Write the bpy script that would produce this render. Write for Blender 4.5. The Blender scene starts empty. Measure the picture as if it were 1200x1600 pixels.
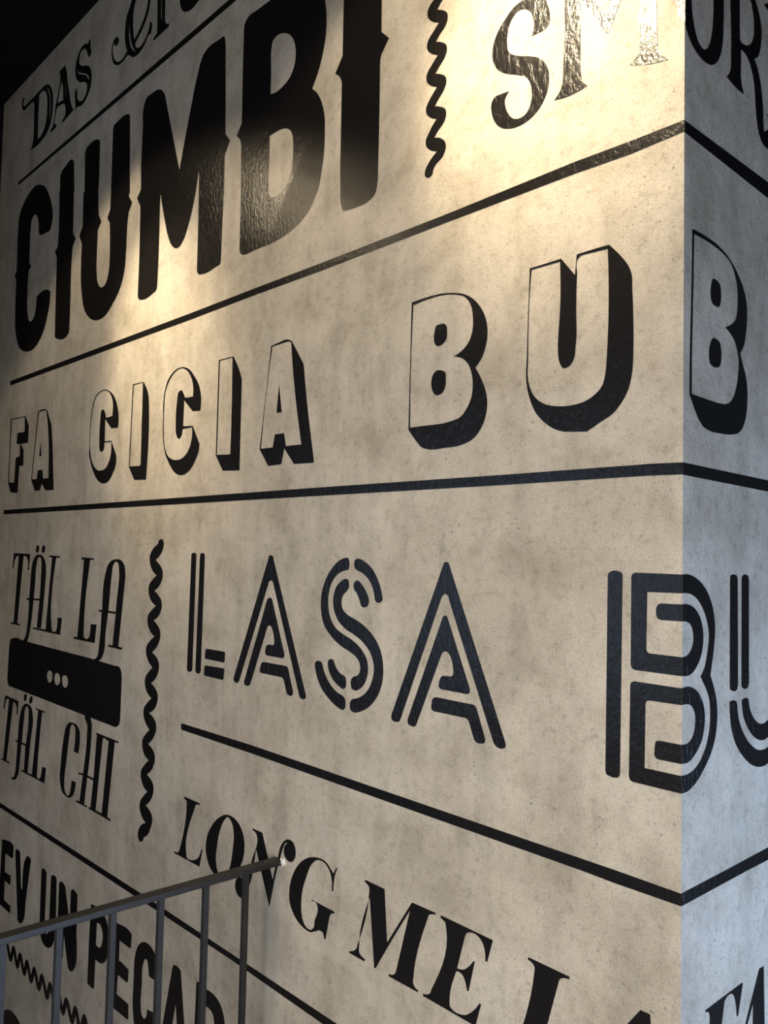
import bpy, bmesh, math, random
from mathutils import Vector, Matrix
from mathutils.geometry import delaunay_2d_cdt

random.seed(4)
scn = bpy.context.scene
COL = scn.collection
R = math.radians

# ------------------------------------------------------------------ camera
cam_d = bpy.data.cameras.new('camera')
cam = bpy.data.objects.new('camera', cam_d)
COL.objects.link(cam)
cam_d.sensor_fit = 'VERTICAL'
cam_d.sensor_height = 36.0
cam_d.lens = 1310.967 / 1600 * 36.0
cam_d.clip_start = 0.01
RGT = Vector((0.6774292, 0.7352666, 0.0217421))
UPV = Vector((0.0216397, -0.0494646, 0.9985414))
FWD = Vector((-0.7352696, 0.6759706, 0.0494197))
m = Matrix((RGT, UPV, -FWD)).transposed().to_4x4()
m.translation = Vector((0.512739, -0.973190, 1.550))
cam.matrix_world = m
scn.camera = cam

# ------------------------------------------------------------------ light
world = bpy.data.worlds.new('world')
scn.world = world
world.use_nodes = True
bg = world.node_tree.nodes['Background']
bg.inputs[0].default_value = (0.86, 0.92, 1.0, 1)
bg.inputs[1].default_value = 0.026

def area(name, loc, target, sx, sy, power, color, spread=180):
    d = bpy.data.lights.new(name, 'AREA')
    d.shape = 'RECTANGLE'
    d.size, d.size_y = sx, sy
    d.energy = power
    d.color = color
    d.spread = R(spread)
    o = bpy.data.objects.new(name, d)
    COL.objects.link(o)
    o.location = loc
    o.rotation_euler = (Vector(target) - Vector(loc)).to_track_quat('-Z', 'Y').to_euler()
    return o

# cool daylight on the grey wall, softer neutral light from the room behind the viewer
area('daylight_front', (1.35, 0.50, 0.72), (0.0, 0.3, 0.12), 1.0, 1.0, 40, (0.48, 0.67, 1.0))
area('room_light', (0.45, -1.80, 1.12), (-0.15, 0.0, 0.70), 0.9, 1.0, 41, (1.0, 0.94, 0.87))
area('daylight_back', (-3.3, -4.4, 1.35), (-0.5, 0.0, 1.0), 2.2, 1.7, 23, (0.50, 0.70, 1.0))

def spot(name, loc, target, power, size, blend, color):
    d = bpy.data.lights.new(name, 'SPOT')
    d.energy = power
    d.color = color
    d.spot_size = R(size)
    d.spot_blend = blend
    d.shadow_soft_size = 0.035
    o = bpy.data.objects.new(name, d)
    COL.objects.link(o)
    o.location = loc
    o.rotation_euler = (Vector(target) - Vector(loc)).to_track_quat('-Z', 'Y').to_euler()
    return o

# warm track spots along the wall: each has a tight hot core and a wide weak spill
WARM = (1.0, 0.80, 0.52)
for u, h, core, spill, z, size in ((0.40, 2.80, 112, 21, 2.29, 42), (1.55, 2.66, 74, 17, 2.03, 47), (2.74, 2.66, 34, 12, 2.0, 46)):
    spot('spot_core', (-u, -0.66, h), (-u + 0.17, 0.0, z), core, size, 1.0, WARM)
    spot('spot_spill', (-u, -0.66, h), (-u + 0.05, -0.30, 1.9), spill, 116, 0.25, WARM)

scn.view_settings.view_transform = 'Standard'
scn.view_settings.look = 'None'
scn.view_settings.gamma = 1.0
scn.view_settings.use_curve_mapping = False
scn.view_settings.exposure = 0.0

# ------------------------------------------------------------------ materials
def material(name):
    mt = bpy.data.materials.new(name)
    mt.use_nodes = True
    nt = mt.node_tree
    b = nt.nodes['Principled BSDF']
    return mt, nt, b

def N(nt, kind, **kw):
    n = nt.nodes.new(kind)
    for k, v in kw.items():
        if k in n.inputs.keys():
            n.inputs[k].default_value = v
        else:
            setattr(n, k, v)
    return n

def ramp(nt, fac, stops):
    r = nt.nodes.new('ShaderNodeValToRGB')
    e = r.color_ramp.elements
    while len(e) < len(stops):
        e.new(0.5)
    for el, (p, c) in zip(e, stops):
        el.position = p
        el.color = c if len(c) == 4 else (*c, 1)
    nt.links.new(fac, r.inputs[0])
    return r.outputs[0]

def world_pos(nt, scale=(1, 1, 1)):
    g = nt.nodes.new('ShaderNodeNewGeometry')
    mp = nt.nodes.new('ShaderNodeMapping')
    mp.inputs['Scale'].default_value = scale
    nt.links.new(g.outputs['Position'], mp.inputs['Vector'])
    return mp.outputs[0]

def noise(nt, vec, scale, detail=4.0, rough=0.55, dist=0.0):
    n = N(nt, 'ShaderNodeTexNoise', Scale=scale, Detail=detail, Roughness=rough, Distortion=dist)
    nt.links.new(vec, n.inputs['Vector'])
    return n.outputs['Fac']

def mix(nt, a, b, fac, mode='MIX'):
    n = nt.nodes.new('ShaderNodeMix')
    n.data_type = 'RGBA'
    n.blend_type = mode
    for s, v in ((n.inputs[0], fac), (n.inputs[6], a), (n.inputs[7], b)):
        if hasattr(v, 'is_linked') or hasattr(v, 'links'):
            nt.links.new(v, s)
        else:
            s.default_value = v
    return n.outputs[2]

def math_node(nt, op, a, b):
    n = nt.nodes.new('ShaderNodeMath')
    n.operation = op
    for s, v in ((n.inputs[0], a), (n.inputs[1], b)):
        if isinstance(v, (int, float)):
            s.default_value = v
        else:
            nt.links.new(v, s)
    return n.outputs[0]

def bump(nt, height, strength, distance, normal=None):
    n = N(nt, 'ShaderNodeBump', Strength=strength, Distance=distance)
    nt.links.new(height, n.inputs['Height'])
    if normal is not None:
        nt.links.new(normal, n.inputs['Normal'])
    return n.outputs[0]

def relief(nt):
    """the trowelled relief shared by bare wall and painted letters"""
    p = world_pos(nt)
    coarse = noise(nt, p, 26, 3, 0.5)
    stipple = noise(nt, p, 150, 3, 0.6)
    grain = noise(nt, p, 520, 2, 0.5)
    h = math_node(nt, 'ADD', math_node(nt, 'MULTIPLY', coarse, 0.7),
                  math_node(nt, 'ADD', math_node(nt, 'MULTIPLY', stipple, 0.35),
                            math_node(nt, 'MULTIPLY', grain, 0.10)))
    return p, h

# limewashed plaster wall
M_WALL, nt, b = material('limewash_plaster')
p, h = relief(nt)
big = noise(nt, p, 2.6, 5, 0.6, 0.4)
mid = noise(nt, p, 9, 6, 0.62, 0.3)
streak = noise(nt, world_pos(nt, (9, 9, 1.6)), 1.6, 5, 0.6, 0.2)
fine = noise(nt, p, 60, 5, 0.7)
col = ramp(nt, big, [(0.30, (0.40, 0.362, 0.302)), (0.50, (0.475, 0.433, 0.372)), (0.70, (0.535, 0.495, 0.435))])
col = mix(nt, col, ramp(nt, mid, [(0.33, (0.68, 0.665, 0.63)), (0.55, (1, 1, 1)), (0.72, (1.10, 1.09, 1.07))]), 0.75, 'MULTIPLY')
col = mix(nt, col, ramp(nt, streak, [(0.34, (0.78, 0.78, 0.77)), (0.52, (1, 1, 1)), (0.70, (1.08, 1.07, 1.05))]), 0.6, 'MULTIPLY')
col = mix(nt, col, ramp(nt, fine, [(0.30, (0.64, 0.625, 0.59)), (0.48, (1, 1, 1)), (0.8, (1.05, 1.05, 1.05))]), 0.7, 'MULTIPLY')
pits = noise(nt, p, 170, 2, 0.5)
pitmask = noise(nt, p, 11, 3, 0.6)
pit = math_node(nt, 'MULTIPLY', ramp(nt, pits, [(0.30, (1, 1, 1)), (0.36, (0, 0, 0))]),
                ramp(nt, pitmask, [(0.45, (0, 0, 0)), (0.62, (1, 1, 1))]))
col = mix(nt, col, (0.16, 0.145, 0.12, 1), math_node(nt, 'MULTIPLY', pit, 0.7))
speck = noise(nt, p, 330, 3, 0.75)
col = mix(nt, col, ramp(nt, speck, [(0.34, (0.70, 0.69, 0.66)), (0.50, (1, 1, 1)), (0.68, (1.08, 1.08, 1.08))]), 0.8, 'MULTIPLY')
# grey run-off stain under the handrail's end
sep = nt.nodes.new('ShaderNodeSeparateXYZ')
nt.links.new(p, sep.inputs[0])
wob = math_node(nt, 'MULTIPLY', math_node(nt, 'SUBTRACT', noise(nt, world_pos(nt, (1, 1, 0.7)), 6, 4), 0.5), 0.07)
off = math_node(nt, 'ABSOLUTE', math_node(nt, 'ADD', math_node(nt, 'ADD', sep.outputs['X'], 0.842), wob), 0)
band = ramp(nt, off, [(0.006, (1, 1, 1)), (0.036, (0, 0, 0))])
below = ramp(nt, sep.outputs['Z'], [(0.92, (1, 1, 1)), (0.955, (0, 0, 0))])
stain = math_node(nt, 'MULTIPLY', math_node(nt, 'MULTIPLY', band, below), 0.55)
col = mix(nt, col, (0.22, 0.235, 0.225, 1), stain)
nt.links.new(col, b.inputs['Base Color'])
nt.links.new(ramp(nt, mid, [(0.3, (0.58, 0.58, 0.58)), (0.7, (0.44, 0.44, 0.44))]), b.inputs['Roughness'])
b.inputs['Specular IOR Level'].default_value = 0.22
hh = math_node(nt, 'SUBTRACT', h, math_node(nt, 'MULTIPLY', pit, 0.25))
nt.links.new(bump(nt, hh, 0.55, 0.004), b.inputs['Normal'])

# glossy black sign paint, with the plaster relief showing through
M_PAINT, nt, b = material('gloss_black_paint')
p, h = relief(nt)
b.inputs['Base Color'].default_value = (0.0085, 0.0078, 0.0080, 1)
b.inputs['Roughness'].default_value = 0.24
b.inputs['Specular IOR Level'].default_value = 0.36
wrinkle = noise(nt, world_pos(nt, (1, 1, 0.45)), 120, 4, 0.62, 0.8)
orange = noise(nt, world_pos(nt, (1, 1, 0.6)), 260, 3, 0.6)
coarse = noise(nt, p, 22, 2, 0.5)
hp = math_node(nt, 'ADD', math_node(nt, 'MULTIPLY', coarse, 0.35),
               math_node(nt, 'ADD', math_node(nt, 'MULTIPLY', wrinkle, 0.55), math_node(nt, 'MULTIPLY', orange, 0.22)))
nt.links.new(bump(nt, hp, 0.40, 0.004), b.inputs['Normal'])

M_STEEL, nt, b = material('charcoal_painted_steel')
p = world_pos(nt)
nt.links.new(ramp(nt, noise(nt, p, 35, 4, 0.6), [(0.3, (0.013, 0.013, 0.014)), (0.7, (0.022, 0.0215, 0.022))]), b.inputs['Base Color'])
b.inputs['Roughness'].default_value = 0.48
nt.links.new(bump(nt, noise(nt, p, 300, 2), 0.2, 0.001), b.inputs['Normal'])

M_FILL, nt, b = material('white_filler')
p = world_pos(nt)
nt.links.new(ramp(nt, noise(nt, p, 90, 4), [(0.3, (0.66, 0.65, 0.63)), (0.7, (0.90, 0.89, 0.87))]), b.inputs['Base Color'])
b.inputs['Roughness'].default_value = 0.7
nt.links.new(bump(nt, noise(nt, p, 260, 4), 0.8, 0.003), b.inputs['Normal'])

M_BLACK, nt, b = material('matt_black_ceiling_paint')
p = world_pos(nt)
nt.links.new(ramp(nt, noise(nt, p, 6, 4), [(0.3, (0.006, 0.006, 0.007)), (0.7, (0.010, 0.010, 0.011))]), b.inputs['Base Color'])
b.inputs['Roughness'].default_value = 0.9
b.inputs['Specular IOR Level'].default_value = 0.1

M_FLOOR, nt, b = material('dark_concrete_floor')
p = world_pos(nt)
nt.links.new(ramp(nt, noise(nt, p, 3, 6), [(0.3, (0.10, 0.095, 0.09)), (0.7, (0.17, 0.16, 0.15))]), b.inputs['Base Color'])
b.inputs['Roughness'].default_value = 0.6

# ------------------------------------------------------------------ helpers
def link(name, bm, mat, parent=None, loc=None):
    me = bpy.data.meshes.new(name)
    bm.normal_update()
    bm.to_mesh(me)
    bm.free()
    me.materials.append(mat)
    o = bpy.data.objects.new(name, me)
    COL.objects.link(o)
    if loc is not None:
        o.location = loc
    if parent is not None:
        o.parent = parent
    return o

def prism(bm, poly, z0, z1):
    lo = [bm.verts.new((x, y, z0)) for x, y in poly]
    hi = [bm.verts.new((x, y, z1)) for x, y in poly]
    n = len(poly)
    bm.faces.new(lo[::-1])
    bm.faces.new(hi)
    for i in range(n):
        j = (i + 1) % n
        bm.faces.new((lo[i], lo[j], hi[j], hi[i]))

def box(bm, x0, x1, y0, y1, z0, z1):
    prism(bm, [(x0, y0), (x1, y0), (x1, y1), (x0, y1)], z0, z1)

def bevel(bm, w, seg=2):
    bmesh.ops.bevel(bm, geom=bm.edges[:], offset=w, segments=seg, affect='EDGES', profile=0.6)

# ------------------------------------------------------------------ setting
CEIL = 3.15
WALL_U = 2.632
def structure(name, mat, *polys):
    bm = bmesh.new()
    for poly, z0, z1 in polys:
        prism(bm, poly, z0, z1)
    o = link(name, bm, mat)
    o['kind'] = 'structure'
    return o

structure('wall_left', M_WALL, ([(-WALL_U, 0), (0, 0), (-0.15, 0.15), (-WALL_U, 0.15)], 0, CEIL))
structure('wall_right', M_WALL, ([(0, 0), (0, 3.2), (-0.15, 3.2), (-0.15, 0.15)], 0, CEIL))
structure('wall_back', M_BLACK, ([(-WALL_U - 0.15, -1.4), (-WALL_U, -1.4), (-WALL_U, 0.15), (-WALL_U - 0.15, 0.15)], 0, CEIL))
structure('floor', M_FLOOR, ([(-4.6, -5.0), (3.4, -5.0), (3.4, 3.4), (-4.6, 3.4)], -0.12, 0))
structure('ceiling', M_BLACK, ([(-3.2, -3.0), (1.6, -3.0), (1.6, 3.4), (-3.2, 3.4)], CEIL, CEIL + 0.12))

# ------------------------------------------------------------------ railing
def railing():
    t = bpy.data.objects.new('railing', None)
    COL.objects.link(t)
    t.location = (-0.821, -0.75, 0)
    t['label'] = 'charcoal steel railing with square bars, its handrail running into the lettered wall'
    t['category'] = 'railing'
    def part(name, bm, mat=M_STEEL):
        bmesh.ops.translate(bm, verts=bm.verts, vec=-Vector(t.location))
        return link(name, bm, mat, t)
    bm = bmesh.new()
    box(bm, -0.834, -0.811, -1.52, 0.0, 0.9515, 0.9620)
    bevel(bm, 0.0018)
    part('handrail', bm)
    bm = bmesh.new()
    box(bm, -0.829, -0.813, -1.52, 0.0, 0.075, 0.087)
    bevel(bm, 0.0012)
    part('bottom_rail', bm)
    mesh = None
    for k in range(17):
        y = (-0.0755, -0.1600, -0.2480, -0.3345, -0.4235, -0.5090)[k] if k < 6 else -0.5090 - 0.0867 * (k - 5)
        if mesh is None:
            bm = bmesh.new()
            box(bm, -0.0051, 0.0051, -0.0051, 0.0051, 0.082, 0.9525)
            bevel(bm, 0.0009)
            o = link('baluster', bm, M_STEEL, t)
            mesh = o.data
        else:
            o = bpy.data.objects.new('baluster', mesh)
            COL.objects.link(o)
            o.parent = t
        o.location = (0, y + 0.75, 0)
    bm = bmesh.new()
    box(bm, -0.836, -0.806, -1.545, -1.515, 0.0, 0.9605)
    bevel(bm, 0.002)
    part('end_post', bm)
    # lumpy dab of white filler where the handrail enters the wall
    bm = bmesh.new()
    bmesh.ops.create_icosphere(bm, subdivisions=3, radius=1.0)
    for v in bm.verts:
        k = 1 + 0.30 * math.sin(5.1 * v.co.x + 3 * v.co.z) * math.cos(4.3 * v.co.z - 1.2 * v.co.x)
        v.co = Vector((-0.808 + v.co.x * 0.0095 * k, -0.0005 + v.co.y * 0.0035, 0.9585 + v.co.z * 0.0068 * k))
    for f in bm.faces:
        f.smooth = True
    f = part('filler_patch', bm, M_FILL)
    f['label'] = 'lumpy white filler round the handrail end'
railing()

# ------------------------------------------------------------------ sign painting
# Every contour is in millimetres on its own wall: (distance from the corner, height above the floor).
# "!" marks a sharp corner; other points are joined by a smooth curve.
PAINT = [
('lettering', 'huge black spurred letters reading CIUMBI across the upper part of the wall', 'lettering', None, [('C', None, [('L', ['2325.1,2730.2 2289.8,2736.6 2232.3,2725.6 2188.9,2704 2166.2,2681.2 2132.1,2634.5 2117.9,2599.4 2122,2564.6 2135.8,2546.8! 2208.9,2552! 2226.4,2561 2232.3,2576.9 2238.6,2607.8 2268.6,2637.7 2296.4,2632.2 2307.3,2589.3 2306.8,2535.2 2305.5,2486.4! 2287.7,2469.8! 2308.1,2459! 2311.7,2391.1 2305.5,2325.4 2291.6,2293.3 2270.2,2280.7 2242.9,2289.2 2229.2,2315.3 2226.6,2353.6! 2211.8,2357.2 2128.2,2355.1 2110.3,2346.1! 2111,2316.8 2122.6,2278.5 2162.5,2219.6 2233.8,2185.4 2297.8,2186.5 2367.1,2213 2405.7,2268.7 2421.2,2370.8 2420.5,2452.4! 2439.8,2471.9! 2423,2485.7! 2424.7,2537.8 2427.3,2622 2415.9,2680.1 2381.6,2708.9'])]), ('I', None, [('L', ['2065.5,2650.2! 2067,2701.5! 2055.6,2713 2028.8,2719.4 1986.7,2726.3 1970.5,2719.8 1963.5,2710.1! 1951.8,2615.1! 1955.5,2616.3! 1948.7,2487.9! 1927.8,2466.7! 1947,2446.5! 1951.4,2395 1947.5,2272.8 1947.3,2200.3! 1950.7,2186.5 1967.8,2178.4 2045.9,2185.8! 2056.8,2193.2! 2060.7,2266.2 2066.7,2443.2! 2084.4,2466.3! 2063.8,2476.2! 2061,2522.4 2069.4,2651.4!'])]), ('U', None, [('L', ['1874.2,2591.2! 1881.8,2706.8! 1877.2,2718.2 1853.2,2725.7 1803.4,2723.4 1786.7,2717.4 1779.4,2706.8! 1776.4,2603! 1778,2561.6! 1769.8,2494.1! 1749.3,2466.1! 1770.1,2450.2! 1771.5,2383.6 1768.6,2327.6 1756.9,2292.8 1734.4,2275.5 1705.8,2279.1 1688.1,2308.6 1684.8,2352.7 1692,2446.8! 1709.9,2465.5! 1693.3,2485.6! 1692.5,2535.2! 1694.7,2713.4! 1691.3,2721.3 1668.6,2725.6 1602.9,2722.4 1595,2718.5 1591.2,2706.5! 1575.4,2499.1! 1581.2,2490! 1558.7,2465.8! 1577.5,2443.9! 1582,2418.2 1584.8,2336.4 1588.9,2294 1609.2,2250.8 1650.1,2215.7 1708,2187.4 1754.7,2186.5 1793.1,2197.1 1840.2,2231.9 1865.3,2284.2 1879.7,2387.1 1878.8,2437! 1900,2466.5! 1878.1,2489.4! 1882.4,2593.7!'])]), ('M', None, [('L', ['1511.7,2659.4! 1512.3,2702.7 1498.7,2724.1 1468,2726 1437.5,2723.6 1417.4,2715.5 1402.1,2701.8 1387.5,2671.2! 1307.6,2470.2! 1270.4,2582 1232,2684.7 1222.2,2704 1204.9,2719.9 1183.7,2725.3 1148.4,2723.7 1118.7,2721.8! 1113.7,2706.4 1110.8,2678.8! 1100.3,2485.8! 1080.5,2464! 1099,2440.4! 1101.3,2433.8! 1099.7,2359.7 1101.8,2279.8 1103,2198.1! 1105.9,2189.7 1119.9,2187.6 1185.9,2184.7 1200.5,2188.9 1206.8,2197.1! 1208.2,2309.5 1211.1,2425.1! 1214.3,2440.7! 1227.6,2384.1 1253.3,2322.1 1277.6,2287.9 1294.6,2277.8 1313.4,2278.7 1332.3,2290.4 1354.6,2322.3 1374.1,2368 1389.4,2409.1 1400.2,2443! 1402.2,2412.8! 1399.3,2281.3 1400.8,2210.5! 1404.8,2197.2 1423.8,2191.1 1484.2,2187.9 1499.7,2192.8 1505.9,2202.5! 1505.1,2307.8 1509.2,2440.3! 1530.3,2468! 1509.9,2485.3! 1514.3,2553!'])]), ('B', None, [('L', ['1036.1,2702.6! 1032.7,2712 1019.3,2720.3 991.3,2719.6 937.1,2717.7 896.5,2716 819.2,2707.9! 797.9,2703.7 765.5,2667.6 750.1,2634 742.6,2598.3 741.3,2565.6 747.3,2529.8 760.9,2493.9 781.5,2462! 764,2445.3 748.9,2420.2 739.1,2386.2 737.6,2350.9 738.7,2316.6 746.9,2275.2 754.8,2249.2 762,2240.4 775,2223.6 802.5,2205.3 844.4,2191.6 905.1,2184.6 963.7,2186.1 984.7,2185.2! 1003.2,2185.7 1015.8,2188.2 1024.3,2194.5 1027.3,2204.1! 1027.8,2294.7 1032.3,2433.5! 1037.6,2449.8! 1053.1,2464.4! 1033.8,2485.5! 1034,2511.5 1036.1,2620.8', '927.1,2609.1 923.6,2621.4 909.5,2627.2 886.5,2622.6 860.7,2606.8 846.1,2586.8 839.6,2563.8 842.3,2538.2 854,2519.7 881.1,2507.2 915.1,2505.6 925.6,2508! 926.3,2556.7', '924.7,2418.2! 905.1,2418.6 882.4,2417.2 864.4,2412.2 850.8,2402.9 842.5,2388 839.4,2367 839.7,2340.7 843.6,2315.6 854.7,2296.7 876.1,2283.5 898.4,2280.2 917,2284.9! 924.8,2294.4! 925,2353.2 923.8,2387.0'])]), ('I', None, [('L', ['690.2,2645.6! 689.3,2598.1! 688.5,2488.3! 709.4,2462.1! 693.1,2446.6 688.9,2435.5! 687.2,2255.9! 685.8,2230.9! 679.7,2192.4 676.2,2185.3! 632.8,2181.6 606.4,2182.6 587.3,2191.5 581.6,2210.1 581.1,2236.2! 580.5,2279.8 581.9,2427.3! 579.8,2441.1 571.2,2452.1 559.5,2465.1! 579.9,2485.6! 581,2545.5! 581.2,2590.3!'])])]),
('squiggle', 'black wavy vertical squiggle between the giant CIUMBI letters and SM', 'ornament', None, [(None, 'body', [('L', ['440.7,2515.6! 427.6,2508.1 418,2498.6 416.6,2488.3 422.5,2477.5 433.2,2468.2 441.1,2460.4! 427.7,2453.2 417.7,2443.8 416.4,2433.6 422.2,2422.7 434.8,2413.9 442.7,2405.9! 428.6,2398.8 418.2,2389.5 416.8,2379.4 422.7,2368.4 434.5,2359 442.4,2350.8! 428.6,2344.3 418.3,2335.3 416.9,2325.3 422.8,2314.2 434.5,2303.6 442.4,2295.2! 428,2288.8 417.3,2280.1 415.9,2270.2 421.8,2258.9 434.3,2249.9 442.1,2241.4! 425.5,2234.3 417.4,2226.1 415,2217.5 420.4,2204.6 440.8,2191.2 443.3,2186.6 444.9,2180.4 450.4,2177.2 457.1,2178.3 462.5,2183.9 461.3,2193.3 454.1,2202.4 435.2,2215.9! 453.2,2225.3 460.5,2233.4 461.5,2244.2 454.7,2254.1 447.5,2263 437.4,2271.5! 453.9,2281 461.2,2289.3 462.3,2300.2 455.4,2309.9 447.8,2317.9 437.7,2326.1! 454.6,2336.3 462,2344.8 463,2355.8 456.1,2365.4 447.4,2372.7 437.2,2380.7! 454.6,2391.6 462,2400.3 463,2411.4 456.1,2420.8 446.2,2427.9 436.1,2435.7! 455,2447.8 462.3,2456.8 463.4,2467.9 456.5,2477.2 445.8,2483.1 435.6,2490.6!'])])]),
('lettering', 'black brush serif letters S and M beside the corner, glaring in the lamp light', 'lettering', None, [('S', None, [('L', ['258.5,2388.9 275.3,2386.9 293.7,2375.4 310.8,2357.8 318.5,2338.1 317.5,2319.7 309.8,2303.7 292.1,2288.6 267.2,2275.8 252,2265.8 244.3,2254 241.2,2240.5 242.4,2223.9 251,2210.2 263,2207.3 275.2,2211.4 284.6,2221.7 291.1,2235.4 292.3,2248.4 285.3,2257.7! 301,2259.4 313.7,2258.9 319,2251.3 318,2235.6 311.3,2219.1 300,2206.6 284.2,2199.1 265.8,2196 247.9,2198 227.5,2208.5 214.9,2225.2 210.4,2249.8 212.6,2262.7 219.9,2276.7 231.7,2287.8 249.5,2297.5 267.7,2305.8 280.1,2313.7 287.4,2321.9 289.8,2333.1 288.6,2352.8 281.1,2369.5 268.9,2376.4 256.8,2373.6 247.1,2365.5 240,2350.3 238.9,2335 243.4,2326! 229.3,2324.5 217.8,2325.3 210.7,2330.5 210,2338.7 213.1,2357.1 219,2370.9 227.3,2379.8 237.6,2386.1 249.5,2388.9'])]), ('M', None, [('L', ['185.1,2410.6! 184.4,2352.8! 184,2281.4 185.7,2247.1! 190.9,2218.9 200.8,2210.5! 174.3,2206.7 145,2209.3! 154,2219.9! 156.4,2239.5! 157.7,2344.5! 123.6,2286.7! 115.3,2272! 110.8,2270.8! 92.7,2308.3! 60.5,2375.6! 61.3,2293.1! 65.4,2273! 63.3,2241.3 66.9,2218.3 79.2,2211.3! 51.8,2200.5 21.7,2194.5! 33.5,2209 38.2,2238.6! 39.4,2282.4! 40,2387.2! 64.4,2391.9! 117.6,2301.3! 176.8,2406.2!'])])]),
('lettering', 'black letters OR with a clipped neighbour, top of the cool grey wall', 'lettering', None, [('O', None, [('L', ['13.5,2321! 11.9,2269.1 7,2243.8 0,2231.5! 0,2313.7!']), ('R', ['0,2311.4! 0,2232.2! 3,2227.6 17,2214 36.2,2206.4 59.2,2204.9 72.7,2208.4 86.3,2218 96.6,2232.3 102.8,2250.1 105.2,2274.7 106.1,2313.9! 105.9,2364.6! 77,2350! 77.3,2300.2! 76.7,2278.3 74.1,2257.3 68.4,2238.3 59.1,2224.7 50.8,2220 36.1,2222.4 26.4,2234.1 19.2,2251.7 15.9,2270.9! 14.6,2318.2!'])]), ('R', None, [('R', ['126.4,2375! 126.5,2323.7! 129.2,2273.6 128.6,2229.1! 125.1,2220 116.1,2210.4! 139.6,2206.4 167.6,2206! 161.9,2215.3 158.1,2227.6! 158.8,2267.4! 173.2,2267 184.8,2261.4 194.5,2249.7 202.4,2231.7 206.3,2204.9 210.3,2185.1 216.2,2169.6 228.3,2157.9 248.8,2155.3 261.3,2157.8 269.8,2174.5 261.4,2186.9 244.7,2182.1 234.4,2175.9! 232.4,2182.7 230.4,2210.6 226.4,2230.6 218.3,2252.4 209.5,2264.8 200.4,2271.3! 214.3,2281.1 220.4,2292.7 225.2,2316.5 223.6,2333.8 214.4,2349.3 204.4,2360.8 184.7,2372.7 154.1,2371.7! 154.1,2389.1!', '154.2,2354.2! 155.1,2280.3! 159.9,2277.8 169.4,2278.5 180.9,2282.3 192.6,2291.3 199.6,2303.3 201.2,2327.1 194.5,2345.4 188.6,2353.3 173.1,2360.0'])]), (None, None, [('R', ['234.7,2368.3! 274.7,2392.5! 318.7,2407.7! 317.9,2225.4! 282.7,2197.5! 244.7,2204.9! 278.4,2225.4! 287.3,2288.2! 278.9,2359! 249.2,2365.6!'])])]),
('lettering', 'small black shaded letters DAS under the dark ceiling edge', 'lettering', None, [('D', None, [('L', ['2430.7,3096.8! 2419.2,3092.2! 2423.1,3084.8 2430.4,3074 2422.8,3061.5 2407.9,3058.5 2377.8,3058 2324.9,3057.2 2290.7,3058.9 2256.8,3058.4 2223.3,3056.7 2194.8,3045.1 2173.9,3024.9 2160.6,3000.6 2154.3,2966.5 2158.4,2930.2 2174.1,2902.3 2204.5,2883.8 2242.1,2875.9 2275.5,2873.6 2342.2,2878.4! 2328.2,2883.4! 2318.9,2903.1 2320.3,2991.5 2322.3,3034.1! 2333.7,3043! 2358.7,3046.1 2388.4,3046.4 2412.1,3043.2 2431.6,3052.9 2442.8,3069.7 2441.5,3085.2', '2277.8,3045.1 2261.1,3047.1 2238.3,3042.3 2217.5,3028.6 2206.7,3004 2202.9,2979 2206,2937.5 2219.4,2910.5 2244.3,2896 2277.6,2892.8! 2281.4,2976.8 2280.6,3020.0', '2212.1,3044.2! 2195.3,3029.3 2182.1,3007 2174.8,2978.7 2173.9,2940.3 2180,2917.2! 2179.5,2942.4 2181.5,2981.3 2188.7,3008.6 2203,3030.3'])]), ('A', None, [('L', ['2065.5,3055.3! 2053.2,3033.7 2038.5,2986.6 2019.3,2942.3 2006.1,2908.8 1983.9,2880.1! 2017.6,2876.8 2064.3,2871.6! 2070.6,2878.4 2050.7,2885.3 2046.8,2896 2054.6,2923.6 2062.7,2929.8 2088.8,2936.8 2119.7,2936.3 2130.5,2915.4 2135.9,2892.4! 2112.9,2881.8! 2123.9,2877.5 2160.5,2875! 2166.6,2882.7 2148.7,2888.7 2140,2906.5 2131.4,2949.2 2116.6,2981 2100.2,3022.2 2101.8,3037.4 2111,3051.7!', '2089.1,3013.5! 2076.7,2991.9 2071.2,2962.9 2069.2,2943.6! 2095.3,2949.7 2116.1,2951.6! 2108,2973.4', '2065.9,2999.9! 2052,2971.6 2036.9,2930.9! 2047.1,2953.3'])]), ('S', None, [('L', ['1885.2,3057! 1874.4,3050.9! 1875.8,3033.3 1867.4,3007.5 1881.8,3000.7! 1892.3,3015.7 1906.4,3036.3 1929,3046.2 1947.5,3043.7 1954.4,3030.7 1954.2,3016 1936.9,2999.4 1907.9,2987.1 1882.5,2975.7 1865.9,2958.8 1857.7,2934.7 1861.1,2907.8 1874.5,2889.9 1897.4,2875.5 1934.1,2872.9 1956.7,2878.9 1973.2,2872.5! 1970.3,2888.2 1976.1,2914.4 1975.2,2938.1 1965.9,2941! 1961.1,2924.5 1956,2903.8 1942.2,2891.8 1916.6,2884.4 1896,2893.2 1887,2907.9 1889.7,2923.3 1909.3,2937.3 1935,2946.8 1958.3,2960.5 1976.2,2981.3 1981.5,3002.2 1977.5,3027.3 1963.4,3045.3 1942.5,3057.5 1914.5,3057 1889.4,3049.8', '1965.1,2998! 1954.1,2982.2 1931,2969.4 1898.6,2953.3 1875,2927.6! 1875.6,2934.4 1892.6,2953.9 1924.9,2970.5 1951.2,2984.7'])])]),
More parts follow.
